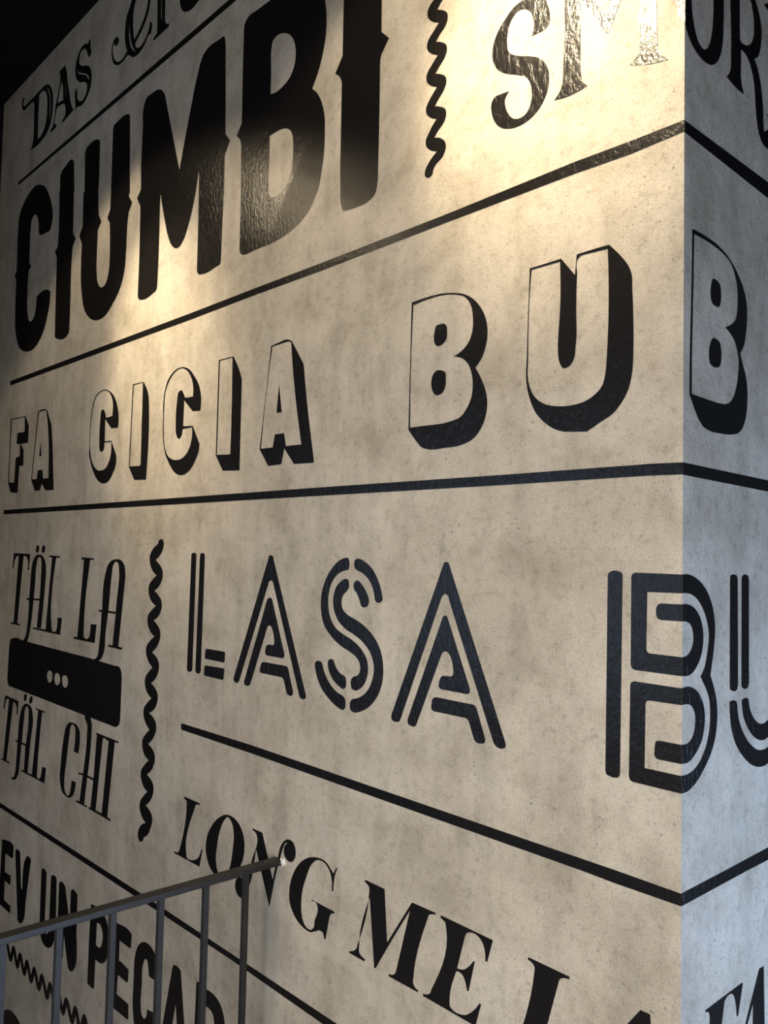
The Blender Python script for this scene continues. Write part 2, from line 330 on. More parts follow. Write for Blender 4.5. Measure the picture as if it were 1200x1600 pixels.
('lettering', 'black swash letters beside DAS, their tops cut off above the picture', 'lettering', None, [('e', None, [('L', ['1688.8,2977! 1679.4,2961 1690.8,2953.2 1707.8,2962.6! 1706.1,2971.1! 1717.4,2959.4 1712.5,2931.3 1695.2,2909.8 1662,2896.6 1623.7,2906.5! 1638,2938.8 1642.4,2973.5 1634.4,3009.8 1614.6,3033 1604.2,3046 1578.7,3058.6 1533.3,3046.7 1491.4,3015.4! 1494.6,2992.7! 1503.8,2962.3 1528.4,2935.4 1567.2,2912.6! 1576.2,2904.2 1567.8,2892.7 1550.2,2885.6 1524.9,2890.1 1506.4,2902.7 1494.9,2920 1492.1,2929.7! 1483,2922.1 1485.9,2894.4! 1496.6,2895.8 1520.5,2879.4 1549,2870.3 1586.6,2873.9 1618.8,2893.5 1649.5,2888.7 1685.8,2894 1709,2909.4 1721.9,2935.3 1723.3,2962 1709.3,2980.0', '1580.5,3034.5! 1593.3,3004.8 1594.2,2969.4 1582.8,2920.6! 1547.1,2940.6 1519.9,2966.5 1509.5,2999.9 1516.8,3021 1547.4,3039.6', '1616.3,2986.8! 1614,2938.9 1596.5,2902.5 1570.7,2881.2! 1588.9,2902.7 1606,2935.3'])]), ('r', None, [('L', ['1457.2,2998.4! 1455.1,2970! 1451.3,2899.8 1451.2,2879.3! 1471.6,2873.2! 1468.4,2867.3! 1386.9,2868.4! 1390.2,2877.6! 1402.4,2881.3! 1410,2894.2! 1413.9,2977!', '1436.6,2981.5! 1431.3,2907.5! 1427.1,2905.6! 1432.4,2979.4!'])]), ('n', None, [('L', ['1341.4,2944.4! 1336,2912.2 1330.3,2893 1317.6,2874.6 1298.2,2864 1273.2,2859.2 1234.6,2866.1 1191,2869.8!'])])]),
('lettering', 'small outlined block letters FA with black drop shade at the wall end', 'lettering', None, [('F', None, [('L', ['2417,1975.5! 2279.7,1971.2! 2245.8,1937! 2246.5,1882! 2312.6,1883.3! 2283.9,1861.1! 2280.6,1809.6! 2315.6,1810.8! 2322.5,1722.2! 2385.9,1726.2! 2414.5,1758.6!', '2408.9,1972.5! 2283.7,1968.5! 2280.7,1919.4! 2346.8,1922.3! 2350,1886.9! 2316.8,1881.5! 2316.5,1842.5! 2353.1,1839.7! 2358,1757.5! 2408.5,1760.5!'])]), ('A', None, [('L', ['2170.2,1975.4! 2122.3,1976.1 2097.1,1972.3! 2055.4,1918.3! 2037.3,1843.2! 2016.7,1719.6! 2081.3,1720.8! 2113.7,1743.5! 2127.2,1722.6! 2170,1722.9! 2204.4,1759.9!', '2163.2,1972.6! 2102.2,1971.3! 2088,1936.4 2061,1757.7! 2104.8,1757.9! 2114.6,1786.8! 2150.3,1786.4! 2158,1759.1! 2199,1760.7!']), ('L', ['2138.6,1872.1! 2127.3,1830.1! 2144.5,1830.3!'])])]),
('lettering', 'outlined block letters CICIA with black drop shade in the middle row', 'lettering', None, [('C', None, [('L', ['1769.4,1827.2 1770.7,1863.3 1763.4,1934.8 1740.3,1970.4 1710,1979.9 1679.5,1980.4 1648.8,1970.8 1617.5,1948.6 1597.5,1916.2 1591.8,1894.2 1593.4,1867.5! 1633.2,1870! 1674.4,1898.9! 1672,1837.9! 1630.2,1835.7! 1596.6,1792.4! 1597.6,1771.2 1614.8,1746.6 1637.6,1728.5 1666.8,1722.6 1703.1,1731.7 1736.6,1757.8 1760.7,1790.6 1770.7,1818.2', '1759.1,1934.3 1737.9,1966.9 1704.8,1978.4 1676.3,1977.4 1646.1,1963 1630.5,1941.6 1630.1,1902.6! 1668.6,1901.4! 1676.9,1916.3 1689,1926.9 1699.9,1924.2 1704.7,1897.2 1705.7,1839.8 1701.6,1817.4 1689.7,1809.9 1677.1,1815.6 1672.8,1834.9! 1630,1832.6! 1628.5,1816.1 1633.2,1790.7 1655.7,1766.2 1685.2,1759.3 1711,1761.6 1738.2,1775.7 1758.7,1803.9 1767,1836 1768,1881.1'])]), ('I', None, [('L', ['1514.7,1972.8! 1456.1,1971! 1425.4,1929.2 1421.8,1904.6 1424,1720.8! 1487.7,1723.6! 1521.1,1759.2!', '1510,1970.1! 1458.6,1969.7! 1455.4,1760! 1462.2,1757.6! 1516.6,1759.4!'])]), ('C', None, [('L', ['1341.6,1934.5 1328.8,1956.3 1302.5,1974 1260.7,1979.4 1230.2,1970.7 1203.3,1950.2 1180.2,1924.7 1170,1897.6 1170.8,1865.7! 1205.3,1868.5! 1246.3,1899.1! 1247.4,1837.6! 1203.1,1834! 1170.2,1789.5! 1172.7,1773.2 1187,1752.2 1214.4,1730 1247.2,1722.5 1277.9,1729.8 1310.8,1756.7 1330.7,1781.2 1342.8,1817.2 1346.2,1864.5', '1336.7,1933.9 1322.3,1954.3 1294.6,1972.5 1260.5,1976.7 1235.9,1967 1213.8,1944.2 1204.8,1916.8 1205.3,1902.7! 1242.9,1904! 1250.4,1915.1 1263.1,1925.1 1273.5,1921.9 1279.6,1899.7 1282.4,1850.2 1279,1823.1 1267.4,1809.6 1255.6,1813.4 1249.2,1831! 1205.1,1831.3! 1204.8,1805.3 1214.3,1783.8 1235.2,1766.7 1261,1759.8 1291.7,1762.3 1315.8,1772.4 1333.2,1795 1340.7,1832.7 1342.5,1879.8'])]), ('I', None, [('L', ['1097.7,1970.7! 1038.4,1969.8! 1014.5,1937.2 1002.7,1914.8! 1002,1821.9 1001.3,1719.4! 1066.7,1722.5! 1097.7,1758.3!', '1093.5,1968.3! 1041.5,1968.2! 1038.6,1860.5 1038.5,1757.9! 1042.2,1756.4! 1093.8,1759.1!'])]), ('A', None, [('L', ['896.3,1968.6! 872.3,1970.8 839.7,1972 826.1,1966.4! 785.7,1914.4! 771.1,1835.9 744.7,1721.2! 748.6,1719! 808.1,1720.6! 841.4,1754! 850.7,1722.7! 895.4,1722.3! 927.5,1758.7!', '892.8,1966.4! 836.8,1967.9! 827.5,1964.1! 821.2,1918.2 804.3,1833.5 785.4,1757.1! 836.2,1758.1! 844.4,1784.3! 874.5,1784.8! 881.5,1758.7! 923.5,1759.4! 911.9,1859.1']), ('L', ['865.4,1883.3! 854,1827.3! 871,1828.2!'])])]),
('lettering', 'outlined capitals B and U with black drop shade, on both sides of the corner', 'lettering', None, [('B', None, [('L', ['487.5,1973.4! 451.7,1974.8 415.4,1973.4 390.7,1968.9 370,1962.6 349.6,1950.1 332.8,1931.5 322.7,1910.7 319.8,1891.5 323.5,1869.8 332.8,1851.4 343.3,1841! 332.2,1823.9 322.1,1802.7 318.6,1787.5 319.8,1767.9 328.9,1746.7 344.8,1730.8 371.2,1722.4 405.5,1720.6 443.1,1721.4 457.9,1726 469.4,1736.2 489.3,1758.1!', '483.9,1968! 447.9,1970.8 411.7,1970 387.1,1965.2 366.4,1956.2 354.4,1940.9 350,1922.3 350.2,1902.1 356.5,1885.5 368,1874.7 389.2,1865.6! 371,1859.9 357.3,1847.6 351,1834.1 348,1816.1 350.2,1796.3 359.1,1779.8 372.2,1767.3 392.6,1762.5 453.3,1760.8 486,1761! 486.8,1856.5']), ('L', ['431.2,1918.3 429.5,1922.7 423,1923.6 411.2,1922.7 406.2,1918.1 404.9,1909.5 406.4,1896.7 412.6,1890.8 427.5,1889.4 431.2,1893.2']), ('L', ['432.9,1844.6 430,1847.1 412.9,1846.4 407.1,1842.7 405.8,1831.7 406.9,1818.8 413,1810.6 429.1,1809.4 432.8,1813.1'])]), ('U', None, [('L', ['240.6,1972.6! 187.5,1973.6! 184.8,1972.9! 161.6,1944.4! 159,1972.9! 129.5,1973.7 107.4,1973.5! 87.2,1950.9 78.7,1939.1 73.9,1928.3 72,1904.3 69.6,1835.6 69.9,1812.4 71.1,1795.6 76.6,1772.6 85.9,1756.8 99.3,1742.9 118.9,1732.9 139.9,1722.2! 176.6,1725.5! 191.8,1730.2 209.6,1741.1 225.6,1756.7 236.3,1776.6 241.9,1794.2 244.7,1821 244.1,1830.4 243.2,1877.6 241.1,1948.6', '237.4,1969.9! 186.9,1969.9! 185.8,1906.3 188.2,1867.7 189,1844.9 185.5,1823.8 179.9,1815.6 169.2,1817.2 162.7,1824.8 159.5,1842.2 159.2,1903.1 158.4,1943.7 156.8,1967.1 152.1,1970! 109.3,1968.5! 107.7,1929.7 107.9,1853.2 109.8,1814.3 111.2,1799.7 117.4,1780.6 129.3,1770.7 147.6,1763.3 166.4,1761.4 192.3,1763.4 214.5,1770.3 230.6,1783.4 239,1799.5 242.3,1820.7 241.8,1830.1 241.7,1877.4 239.4,1948.2'])]), ('B', None, [('R', ['21.4,1971.1! 26.1,1972.1! 59.9,1971.9 88.6,1969.4 114.5,1963.2 133.5,1955.3 149,1945 164.8,1930.8 174.9,1915 178.1,1892.1 174.9,1868 166.9,1846.7 156.7,1836.2! 165,1821.3 175,1805 179,1787.7 179,1769.7 175,1751.3 165.1,1734 153.4,1725.6 134.1,1720.8 100.6,1718.2 68.4,1718.4 51,1722.2 37.3,1732 27.1,1743.8 17.1,1756.3! 15.4,1758.5! 16,1804.1 19.4,1886.8', '25.5,1966.5! 46,1966.8 81.3,1965.4 110.7,1961 129.7,1954.4 139.3,1944.4 147.1,1930.2 150.3,1913.1 149.1,1895 143.3,1879.5 133.7,1872.2 113,1863.1! 126.1,1858.4 141.5,1849 150,1834.7 152.4,1828 152.4,1810.3 147.4,1790 137.8,1772.8 126.4,1763.3 115.2,1759.5 100.4,1758 68.1,1758.1 20.4,1759.5! 20.9,1821.4 23.4,1887.7 24.7,1937.7']), ('R', ['74.4,1916.4 76.2,1919.7 88.8,1920.7 96.1,1918.1 99.1,1910.2 98.8,1894.5 94.4,1886.6 85.3,1886 76.3,1887.5 73.5,1890.6']), ('R', ['73.7,1838 76.6,1841 89.1,1841.7 97.2,1839 100.1,1830.9 100.2,1815.4 96.6,1807.9 89.3,1804.7 78.5,1804 72.1,1805.5'])])]),
('lettering', 'tall thin black letters spelling TÄL LA above the black dotted plate', 'lettering', None, [('T', None, [('L', ['2330.9,1525.1! 2187,1524.3! 2190,1474.4! 2202,1472.8! 2199,1495.1 2214.6,1514.2 2243,1516.9! 2274.2,1301.2! 2247.7,1300! 2247.2,1296! 2332.1,1295.2! 2332.7,1300.2! 2306.7,1300.4! 2285.3,1516.6! 2306,1514.2 2318.8,1504 2329.4,1474.5! 2339,1475.1!'])]), ('Ä', None, [('L', ['2170.7,1467.7 2163.3,1497.9 2143.8,1516.2 2112.8,1523.5 2081.1,1519.3 2058.7,1502.2 2051,1479.2 2054.9,1421.1 2072.3,1301! 2105.5,1299.9! 2091.9,1383.5! 2142.5,1382.3! 2156.9,1301.4 2169.4,1268.6 2183.5,1249.5! 2216.9,1250.5! 2196.5,1266.3 2185.6,1295.2 2179,1379.4! 2202.3,1381.4! 2202.9,1386.2! 2178.7,1386.2! 2173.3,1443.7', '2130.1,1488.8 2121.9,1510.7 2106.8,1516.9 2093.7,1511.2 2087.7,1485.9 2088.6,1446.8 2090.4,1389! 2140.9,1387.5! 2134.8,1437.2']), ('L', ['2135.7,1548.1 2126.6,1552.2 2115.7,1549.1 2117,1532.5 2127.2,1529.2 2136,1532.3']), ('L', ['2087.4,1548.6 2077.5,1552.6 2066.9,1549.5 2068.2,1533.1 2079.1,1529.1 2088.7,1532.1'])]), ('L', None, [('L', ['2027.5,1522.5! 1947.2,1521.6! 1946.7,1516.7! 1975.6,1517.3! 1991.2,1314.3 1987,1302.5 1971.9,1297.8 1953.2,1304.2 1947,1317.7 1947.6,1341.9! 1914.5,1343.1! 1923.5,1293.6! 2136.6,1293.9! 2135,1298.4! 2034.5,1300.2! 2007,1516.7! 2029,1517.5!'])]), ('L', None, [('L', ['1793.9,1521! 1713.2,1519.6! 1712.8,1515.1! 1736.2,1515.7! 1759.9,1318.2 1758.5,1303.5 1736.9,1298.4 1720.9,1306.8 1717.3,1321.7 1715.8,1340.9! 1679,1342! 1686.6,1291.9! 1826.1,1291.2! 1825.8,1297! 1801.2,1297.7! 1776.1,1514.9! 1793.5,1516!'])]), ('A', None, [('L', ['1635.6,1480.9 1625.5,1499.9 1603.5,1515 1577.2,1519.5 1543.4,1516.9 1523.8,1502.5 1518.6,1483.1 1523.7,1438.7 1543.5,1296.7! 1521.3,1295.3! 1524.5,1290.1! 1603.4,1290.7! 1602.2,1295.4! 1577.1,1296.1! 1565.3,1378.8! 1611,1378.1! 1621.7,1322.8 1625.6,1278.8 1635.8,1260.9 1658.4,1247! 1686.6,1247.4! 1663.7,1261.4 1657.9,1285.8 1650.2,1378.2! 1668.6,1378.3! 1668.2,1382.8! 1646.7,1383.2!', '1596.9,1482.2 1591.1,1504.2 1576.7,1513.5 1561.4,1509.9 1554.5,1490.2 1561,1417.1 1565.7,1383.1! 1609.1,1383.6! 1604,1431.5'])])]),
('painted_plate', 'black rounded plate with three oval gaps between the two TÄL lines', 'ornament', None, [(None, 'body', [('L', ['2332.8,1233.7 2325.8,1244.7 2302.9,1250.9 2216.9,1250.5! 1682.7,1248.5! 1557.7,1245.5 1535.5,1245.4 1523.9,1238.6 1517.1,1218.4! 1517.8,1121.6! 1521.4,1103.4 1537.4,1093.3 1559.5,1091.6! 2301.3,1095.2! 2331.4,1099.5 2341.5,1112.7! 2338.1,1200.1!', '1989,1183.9 1968.8,1177.6 1967.2,1162.9 1980.4,1149.3 2000.3,1151.3 2008.6,1163.5 2005.1,1177.1', '1933.8,1182.9 1913.3,1176.9 1909.8,1160.8 1927.3,1148.3 1944.8,1150.9 1952.9,1164.7 1949.3,1176.2', '1877.7,1183 1856,1176.6 1852.6,1160.9 1869.6,1148.6 1888.4,1152.6 1896.3,1166.2 1892.8,1177.6'])])]),
('lettering', 'tall thin black letters spelling TÄL CHI below the black dotted plate', 'lettering', None, [('T', None, [('L', ['2354.2,1060.9! 2232.2,1058.9! 2236.1,1016.6! 2245.3,1016.8! 2245.3,1036.1 2258.3,1048.3 2278.2,1050.7! 2318.6,856.9! 2289.2,857.7! 2288.6,853! 2366.2,851.4! 2366.8,855.8! 2348.5,856! 2317.1,1051.7! 2337.3,1051.3 2348,1040.7 2353.4,1016.7! 2365.6,1017.4!'])]), ('Ä', None, [('L', ['2211.9,1021.2 2198,1045.1 2172.2,1059.6 2145.1,1060.8 2117.3,1051.2 2105.9,1025.9 2117.2,958.4 2132.1,857! 2161.2,856.2! 2157.2,933! 2192.3,932.2! 2200.1,876.7 2206.8,839.8 2226.7,817.9 2248.5,810.5 2269.4,811.4! 2268.8,815.9! 2249.5,817.9 2236.5,833.7 2230.2,874.8 2225.8,931.3! 2244,931.7! 2243.4,935.8! 2224.3,937.5!', '2178.3,1018.5 2173.5,1042.8 2160.6,1054.6 2147.2,1050.7 2140.9,1024.3 2154.7,938.9! 2189.6,937.8! 2185.7,970.0']), ('L', ['2183.9,1084.8 2175.7,1089.8 2164.6,1088.2 2167.1,1072.1 2177.4,1066.7 2186.5,1069.4']), ('L', ['2135.9,1083.5 2127,1089.5 2116.1,1087.1 2119.6,1071.1 2129.7,1066.5 2140.6,1068.1'])]), ('L', None, [('L', ['2085.6,1059.4! 2013.2,1059.3! 2015.7,1055.1! 2034.8,1054.9! 2055.4,874.5 2055.9,861.2 2038.1,857.4 2025.9,865.6 2020.4,879.8 2017.3,897.2! 1987.6,898.7! 1994.5,853.5! 2187,850.9! 2184.3,856.2! 2132.1,857! 2095,858.1! 2065.4,1055.2! 2086.1,1054.7!'])]), ('C', None, [('L', ['1881.2,884.8 1879.4,939.1 1866.4,1009.7 1855.7,1038.4 1839.1,1053.6 1813,1059.6 1782.1,1057.6 1762,1045.2 1757.5,1025.1 1763.7,983.4! 1794.9,983.5! 1787.8,1026.8 1791.6,1047.2 1806.4,1055.4 1820.8,1049.5 1827.5,1027.1 1842.2,949.8 1851.6,891.1 1847.3,867.1 1828.1,855.5 1815.2,859.4 1806.2,876.1 1801.8,902.6! 1774,904! 1778,882.3 1789.2,864.2 1810.1,853.5 1836.8,852.5 1864.8,859.8'])]), ('H', None, [('L', ['1731,1093.2! 1694.4,1092! 1684.6,1075.2 1684.1,1051.5 1698.8,937.5! 1660.7,938! 1650.5,1053.9! 1655.4,1055.1! 1654.1,1058.6! 1596.1,1058.6! 1595.7,1054.1! 1614,1051.2! 1641.5,859.7! 1623.4,859.3! 1624.4,853.2! 1685.2,853.4! 1683.9,857.4! 1672.7,858.4! 1661.8,932.4! 1700.7,931.7! 1714.4,857.1! 1693.8,857.5! 1695,853.5! 1766.4,852.7! 1765.2,857.4! 1743.9,858.2! 1729.1,932! 1759.3,929.2! 1758.8,933.1! 1727.9,937! 1711.9,1050.2 1713,1070.6 1729.4,1085.1'])]), ('I', None, [('L', ['1596.1,1058.6! 1522.7,1058.8! 1525.2,1053.8! 1543,1054.5! 1571,858.8! 1549.8,856.6! 1552.4,852.4! 1624.4,853.2! 1623.4,859.3! 1603.2,859.9! 1578.6,1050.2! 1595.4,1050.8!'])])]),
('squiggle', 'long black wavy vertical squiggle between the TÄL lines and LASA', 'ornament', None, [(None, 'body', [('L', ['1334.8,1572.9 1325.8,1571.1 1321.5,1564.4 1323.1,1552.1 1335.4,1536.6 1360.1,1522.3! 1336.7,1510.5 1322.3,1496.8 1320.9,1485.3 1330.3,1466.6 1359.8,1448.1! 1336.4,1436.9 1322.1,1423.7 1320.7,1412.2 1330.1,1393.4 1359.1,1376.7! 1337,1366.1 1324,1353.1 1322.5,1341.7 1331.3,1322.7 1361.2,1300.3! 1338.5,1290.4 1324.9,1278 1323.4,1266.7 1332.2,1247.5 1360.8,1226! 1338.8,1216.7 1325.8,1204.5 1324.4,1193.3 1333.1,1174 1365.3,1154.6! 1341.9,1146.1 1328.3,1134.4 1326.8,1123.2 1336.2,1103.6 1364.9,1081! 1342.9,1072.9 1329.9,1061.5 1328.5,1050.4 1337.2,1030.7 1365.3,1008.2! 1343.9,1000.5 1331,989.5 1329.5,978.5 1337.6,958.8 1366.2,935.1! 1344.9,928.1 1332.6,917.3 1331.1,906.3 1339.2,886.5 1350.3,870.8 1370.9,858.9! 1371.7,852.7 1381.1,846.3 1391,845.8 1398.2,852.4 1398.1,867.7 1388.5,881.6 1361.9,894.9! 1385.9,908.1 1395.8,924.6 1394.8,936.7 1380.1,953.1 1359.7,969.2! 1385.7,982.6 1395.7,999.5 1394.6,1011.6 1379.9,1027.7 1358.2,1043.5! 1384.7,1056 1394,1073.3 1393.6,1085.4 1378.9,1101.1 1359.1,1116! 1383.2,1131.3 1393.2,1148.8 1392.1,1160.9 1376.7,1176.4 1355,1191.1! 1381.6,1205.2 1391.6,1223 1390.5,1235.2 1375.8,1250.2 1355.3,1264.2! 1380.7,1280.2 1391.3,1298.2 1390.2,1310.4 1374.2,1325.2 1351.1,1338.9! 1379,1354.1 1389.6,1372.6 1388.6,1384.8 1371.9,1399.2 1348.8,1412.4! 1379.3,1427.9 1389.3,1446.7 1388.2,1458.9 1372.8,1472.9 1350.9,1485.5! 1374.7,1498.6 1387.2,1515.5 1388.5,1532.7 1378.2,1545.3 1348.1,1561.7! 1346.1,1568.9'])])]),
('lettering', 'double line black stencil letters spelling LASA in the middle row', 'lettering', None, [('L', None, [('L', ['1189,1534.5! 1187.6,1540 1179.2,1542.2 1170,1540.6 1167.4,1534.9! 1169.2,1282.6! 1171.7,1277.1 1180.6,1274.7 1189.8,1275.9 1192.4,1281.3!']), ('L', ['1151.2,1535.1! 1149.4,1540.6 1141.7,1542.4 1133.4,1540.9 1130.8,1535.2! 1132.6,1282.6! 1135.5,1277.2 1143.6,1275.1 1152,1276.9 1155.2,1282.7!']), ('L', ['1115.5,1323.6! 1114.4,1330.4 1108.1,1333! 1041.2,1333.8! 1036.1,1332.5 1035.4,1329! 1036.1,1315.4! 1038.9,1311.3 1045,1310.7! 1109.4,1310.9! 1115.9,1311.8 1116.7,1316.5!']), ('L', ['1117.2,1289.9! 1115.4,1294.6 1108.5,1296.5! 1043.2,1298.4! 1037.1,1297.2 1036.4,1293.8! 1038.5,1278.1! 1040.8,1274.3 1047.9,1273.7! 1109.8,1274.1! 1116.9,1275.5 1117.7,1280.1!'])]), ('A', None, [('L', ['885.5,1533.6! 883.6,1539.7 876.5,1541.7 870.3,1539.9 867.8,1533.9! 751.1,1281.4! 751.9,1275.4 759.2,1272.9 768.2,1274.6 772,1280.1! 865.4,1484.7! 868.4,1490 875.1,1491.3 881.1,1488.9 884.1,1482.4! 975.6,1285! 980,1277.3 988.4,1274.2 997.7,1277.4 998.7,1283.9!']), ('L', ['885.9,1451.3! 881.7,1456 875.1,1457.3 869.5,1455 867,1450.4! 822.5,1350.1! 823.3,1344.5 830,1341.9! 881.6,1342.2! 886.7,1345.1 887,1351.5! 883.6,1361 876,1364.3! 859.6,1364.2! 856.6,1370.2! 862.5,1391.7 869,1400.3 875.1,1402.3 880.5,1399.7 884.7,1393! 935.3,1281.9! 939.6,1275.9 948.3,1273.5 958.4,1275.7 958.8,1282.2!']), ('L', ['900.7,1321.4! 896.4,1326.9 888.7,1328.1! 817.8,1328.5! 810.9,1326.8 808.1,1322.5! 791.3,1282! 793.1,1275.7 802.2,1273.5 811.2,1276.8! 822.3,1301.5! 827.2,1304.9 835.2,1305.4! 898.2,1305.4! 903.9,1308.2 903.6,1313.1!'])]), ('S', None, [('L', ['638.5,1541 635.2,1536.5 635.5,1519.9! 648.8,1517.2 666.6,1510.3 682.1,1495.2 690.6,1474.4 691.2,1453.9 684.2,1431 669.8,1414.7 649,1405 622.2,1396 595.9,1381.7 580.5,1363.9 577.9,1347.7 583.4,1327.9 597.7,1313.6 612.5,1308.9 620,1311.5! 621.4,1327.3 615.5,1332.2 602.8,1337.1 598,1345.4 599.2,1356.4 608.1,1366.5 625.8,1374.5 652.7,1383.2 680.6,1398 702.4,1418 711.5,1443.9 711.6,1470.4 703.1,1494.4 685.3,1518.5 663,1535.1 645.2,1540.6']), ('L', ['637.1,1502.2 634.2,1497.1 634.3,1487.2 640.7,1480.3 649.4,1473.6 653.4,1461.9 650.8,1450.6 637,1440.1 614.8,1433.1 588.8,1422.5 563.3,1405.4 546.2,1383.8 539.5,1360.3 540.6,1333.2 551.8,1307.5 571.6,1287.1 596.3,1274.3 613.3,1270.7 621.2,1273.6 621.4,1289.5 615,1293.8! 593,1301.3 574.7,1316.6 565,1335.6 562.4,1355 570.5,1376 589.9,1393.3 613.8,1405.1 640.5,1414.2 663.5,1429.6 674.8,1449.1 676.5,1469.3 670.2,1485.6 657,1497.7 643.8,1503.1']), ('L', ['617.7,1538 610,1539.8 592.7,1535.1 571.3,1521.8 556.2,1503 545.2,1476.2 544.2,1470.8 550.9,1465.8 559.1,1465.9 563.3,1469.7! 572.4,1494.1 583.3,1506.1 598.4,1515.4 614.5,1520.5 619.4,1524.6 619.8,1534.6']), ('L', ['618.1,1498.6 612.1,1501.7 599.9,1495.7 586.7,1482.3 579,1466.1 581.7,1459 595,1455.4 599.8,1457.9! 605.4,1470.2 612.2,1479.7 619.8,1486.4 620.1,1495.4']), ('L', ['725.9,1340.9! 724.6,1345.7 711.4,1349.2 705.2,1347! 699,1333.7 681.8,1312.6 660.8,1299.6 640.4,1293 636.7,1289.6! 636.6,1274.7 641.7,1270.5 653,1272.3 680.7,1283.9 704.7,1300.9 719.8,1322.4']), ('L', ['688.3,1347.9! 685.8,1354 676.7,1356.7 671,1353.9! 662.3,1340.8 648.5,1332.4 638.2,1329.4 636.3,1325.4! 636.6,1311.3 643.1,1307! 659,1312.6 677.8,1326.1 686.7,1340.9'])]), ('A', None, [('L', ['403.7,1534.2! 402,1537.8 397.5,1538.9 393.4,1538 391.2,1534.5! 272.7,1276.9! 273.8,1271.4 279.1,1268.8 289.7,1269.9 295.8,1275.1! 389.9,1479.3! 392.8,1486.2 398,1488.4 403.2,1486.2 407.2,1480.9! 493.9,1278.9! 497.6,1273.1 505.2,1271.6 515,1273.5 516.4,1280.7!']), ('L', ['403.3,1450.4! 400.6,1453.8 397.2,1454.6 393.7,1453 391.5,1448.7! 343.9,1347.1! 344.4,1341 349.9,1338.4! 402.9,1338.6! 408.2,1341.2 408.3,1347.4! 405.4,1356.3 400,1360.2! 382.9,1361! 379,1364 378.1,1369.7! 384.7,1391.3 389.9,1397.4 395.8,1398.8 400.9,1396.8 405.3,1390.9! 456.5,1276.6! 460,1271.4 467.3,1270.7 476.4,1273.4 477.3,1280.2!']), ('L', ['423.4,1317.2! 420,1322.7 413,1324.7! 336.6,1324.3! 332.1,1322.6 329.5,1319.1! 311.9,1276.9! 313.3,1271 318.9,1269.1 330,1269.7 333.6,1273.1! 344.4,1297.7! 348.4,1301.4 354.9,1302! 417.7,1302! 423.7,1304.6 424.2,1310!'])])]),
('lettering', 'bold double line stencil letters B and U wrapping round the wall corner', 'lettering', None, [('B', None, [('L', ['105,1524.6! 104.3,1529.9 100.7,1532.8 88.3,1533.2 84,1531.2 83,1526.4! 84.6,1274.9! 85.7,1269.2 88.7,1266.9 98.9,1266.5 104.6,1268.4 106.1,1273.2!']), ('L', ['70.1,1522.8! 69,1530 64.4,1532.4! 0,1532.1! 0,1509! 47.5,1508.4! 48.3,1436.5! 46.5,1432.1 40.5,1431.1! 0,1430.8! 0,1407.8! 63.5,1408! 68.5,1410 70.2,1416!']), ('L', ['32.1,1493.5 28.4,1494.9! 0,1495.3! 0,1474.5! 28.7,1474.3! 33.1,1476.4 34.9,1481.9! 34.5,1489.9']), ('L', ['70.6,1385.3! 69.5,1391.1 65,1393.5! 0,1393! 0,1372.7! 43.4,1372.2! 47.9,1370.2 49,1366! 49.7,1287! 0,1287.2! 0,1266.1! 62.8,1266.3! 69.7,1267.9 71.6,1272.5!']), ('L', ['35.4,1319.5! 33.9,1323.1 30,1324.6! 0,1324.7! 0,1301.6! 28.7,1301.4! 34.2,1302.5 36.4,1307.4!']), ('R', ['0,1532.1! 15.9,1531.9 36.6,1526.6 60,1512.9 77.5,1491 84.6,1466 82.1,1439.3 75.7,1415.2 72.3,1403.2! 82.4,1386 90.4,1364.7 91.8,1348.2 91.8,1350.2 89.3,1332.1 78.4,1309.1 57,1288.1 32.2,1272.3 16,1266.9 0,1266.3! 0,1287.5! 15.8,1287.1 36.1,1292.3 56.9,1308.1 69.6,1330.5 73,1354.4 69.4,1375 58.6,1390.2 47,1403.3! 56.3,1412.6 64.7,1432.2 68.9,1454.4 62.3,1475.1 47.3,1493.8 30.5,1504.6 14.1,1508.7 0,1509.2!']), ('R', ['0,1495.5! 16.2,1494.6 32.7,1488.2 47.4,1473.6 53.1,1455.2 49.8,1435.2 37.3,1418 23,1409.2 10.8,1407.2 0,1408.1! 0,1431! 10.7,1431.7 20.7,1437 27.6,1448.5 26.7,1460.5 20.5,1469.7 10.3,1473.8 0,1474.7!']), ('R', ['0,1393.3! 19,1393.2 37.5,1386.1 52.3,1370.7 57.9,1350 56.7,1342.1 50.5,1324.9 36,1311.1 17.7,1302 0,1301.9! 0,1325! 15.5,1324.7 27.6,1331.9 33.7,1348.9 31.5,1361 23.3,1369.4 13.1,1372.6 0,1373!'])]), ('U', None, [('R', ['128.1,1525.8! 129.5,1530.5 138.9,1531.8 147.5,1530 149.9,1524.6! 151.1,1384! 148.3,1378.3 134.6,1377.4 128.5,1380.7 127.6,1385!']), ('R', ['162.5,1525.7! 165.4,1530.4 172.8,1531.7 181.7,1530 184.2,1524.4! 184.3,1383.2! 180.3,1377.7 168.1,1377.5 162.7,1381.2 162.2,1385.1!']), ('R', ['127.7,1359.2! 128,1363.3 133.2,1364.3 143.6,1363.4 147,1361 149.3,1355.2! 152.2,1341.3 161.8,1324.8 175.5,1310.2 193.3,1297.4 215.6,1288.2 232.2,1286.7 247,1288.3 268.6,1298! 277.3,1272.2! 246.9,1265.9 230.1,1264 215.6,1265.2 197.3,1269.9 175.5,1280.9 158,1293.7 142.8,1309.4 133.3,1326.6 128.6,1345.6']), ('R', ['163.7,1357.1! 164.1,1362.2 169.5,1363.8 179.4,1363.4 182.9,1361.2 183.9,1356.7! 187.3,1348.5 195.3,1338.1 207.5,1328.8 221.8,1323.4 234.4,1322.9 247.1,1326.8 260,1334.4! 268.6,1309.8! 247,1302.6 234.3,1300.2 221.8,1301 209.5,1304.4 193.3,1313 179.4,1325.2 168.6,1339.4'])])]),
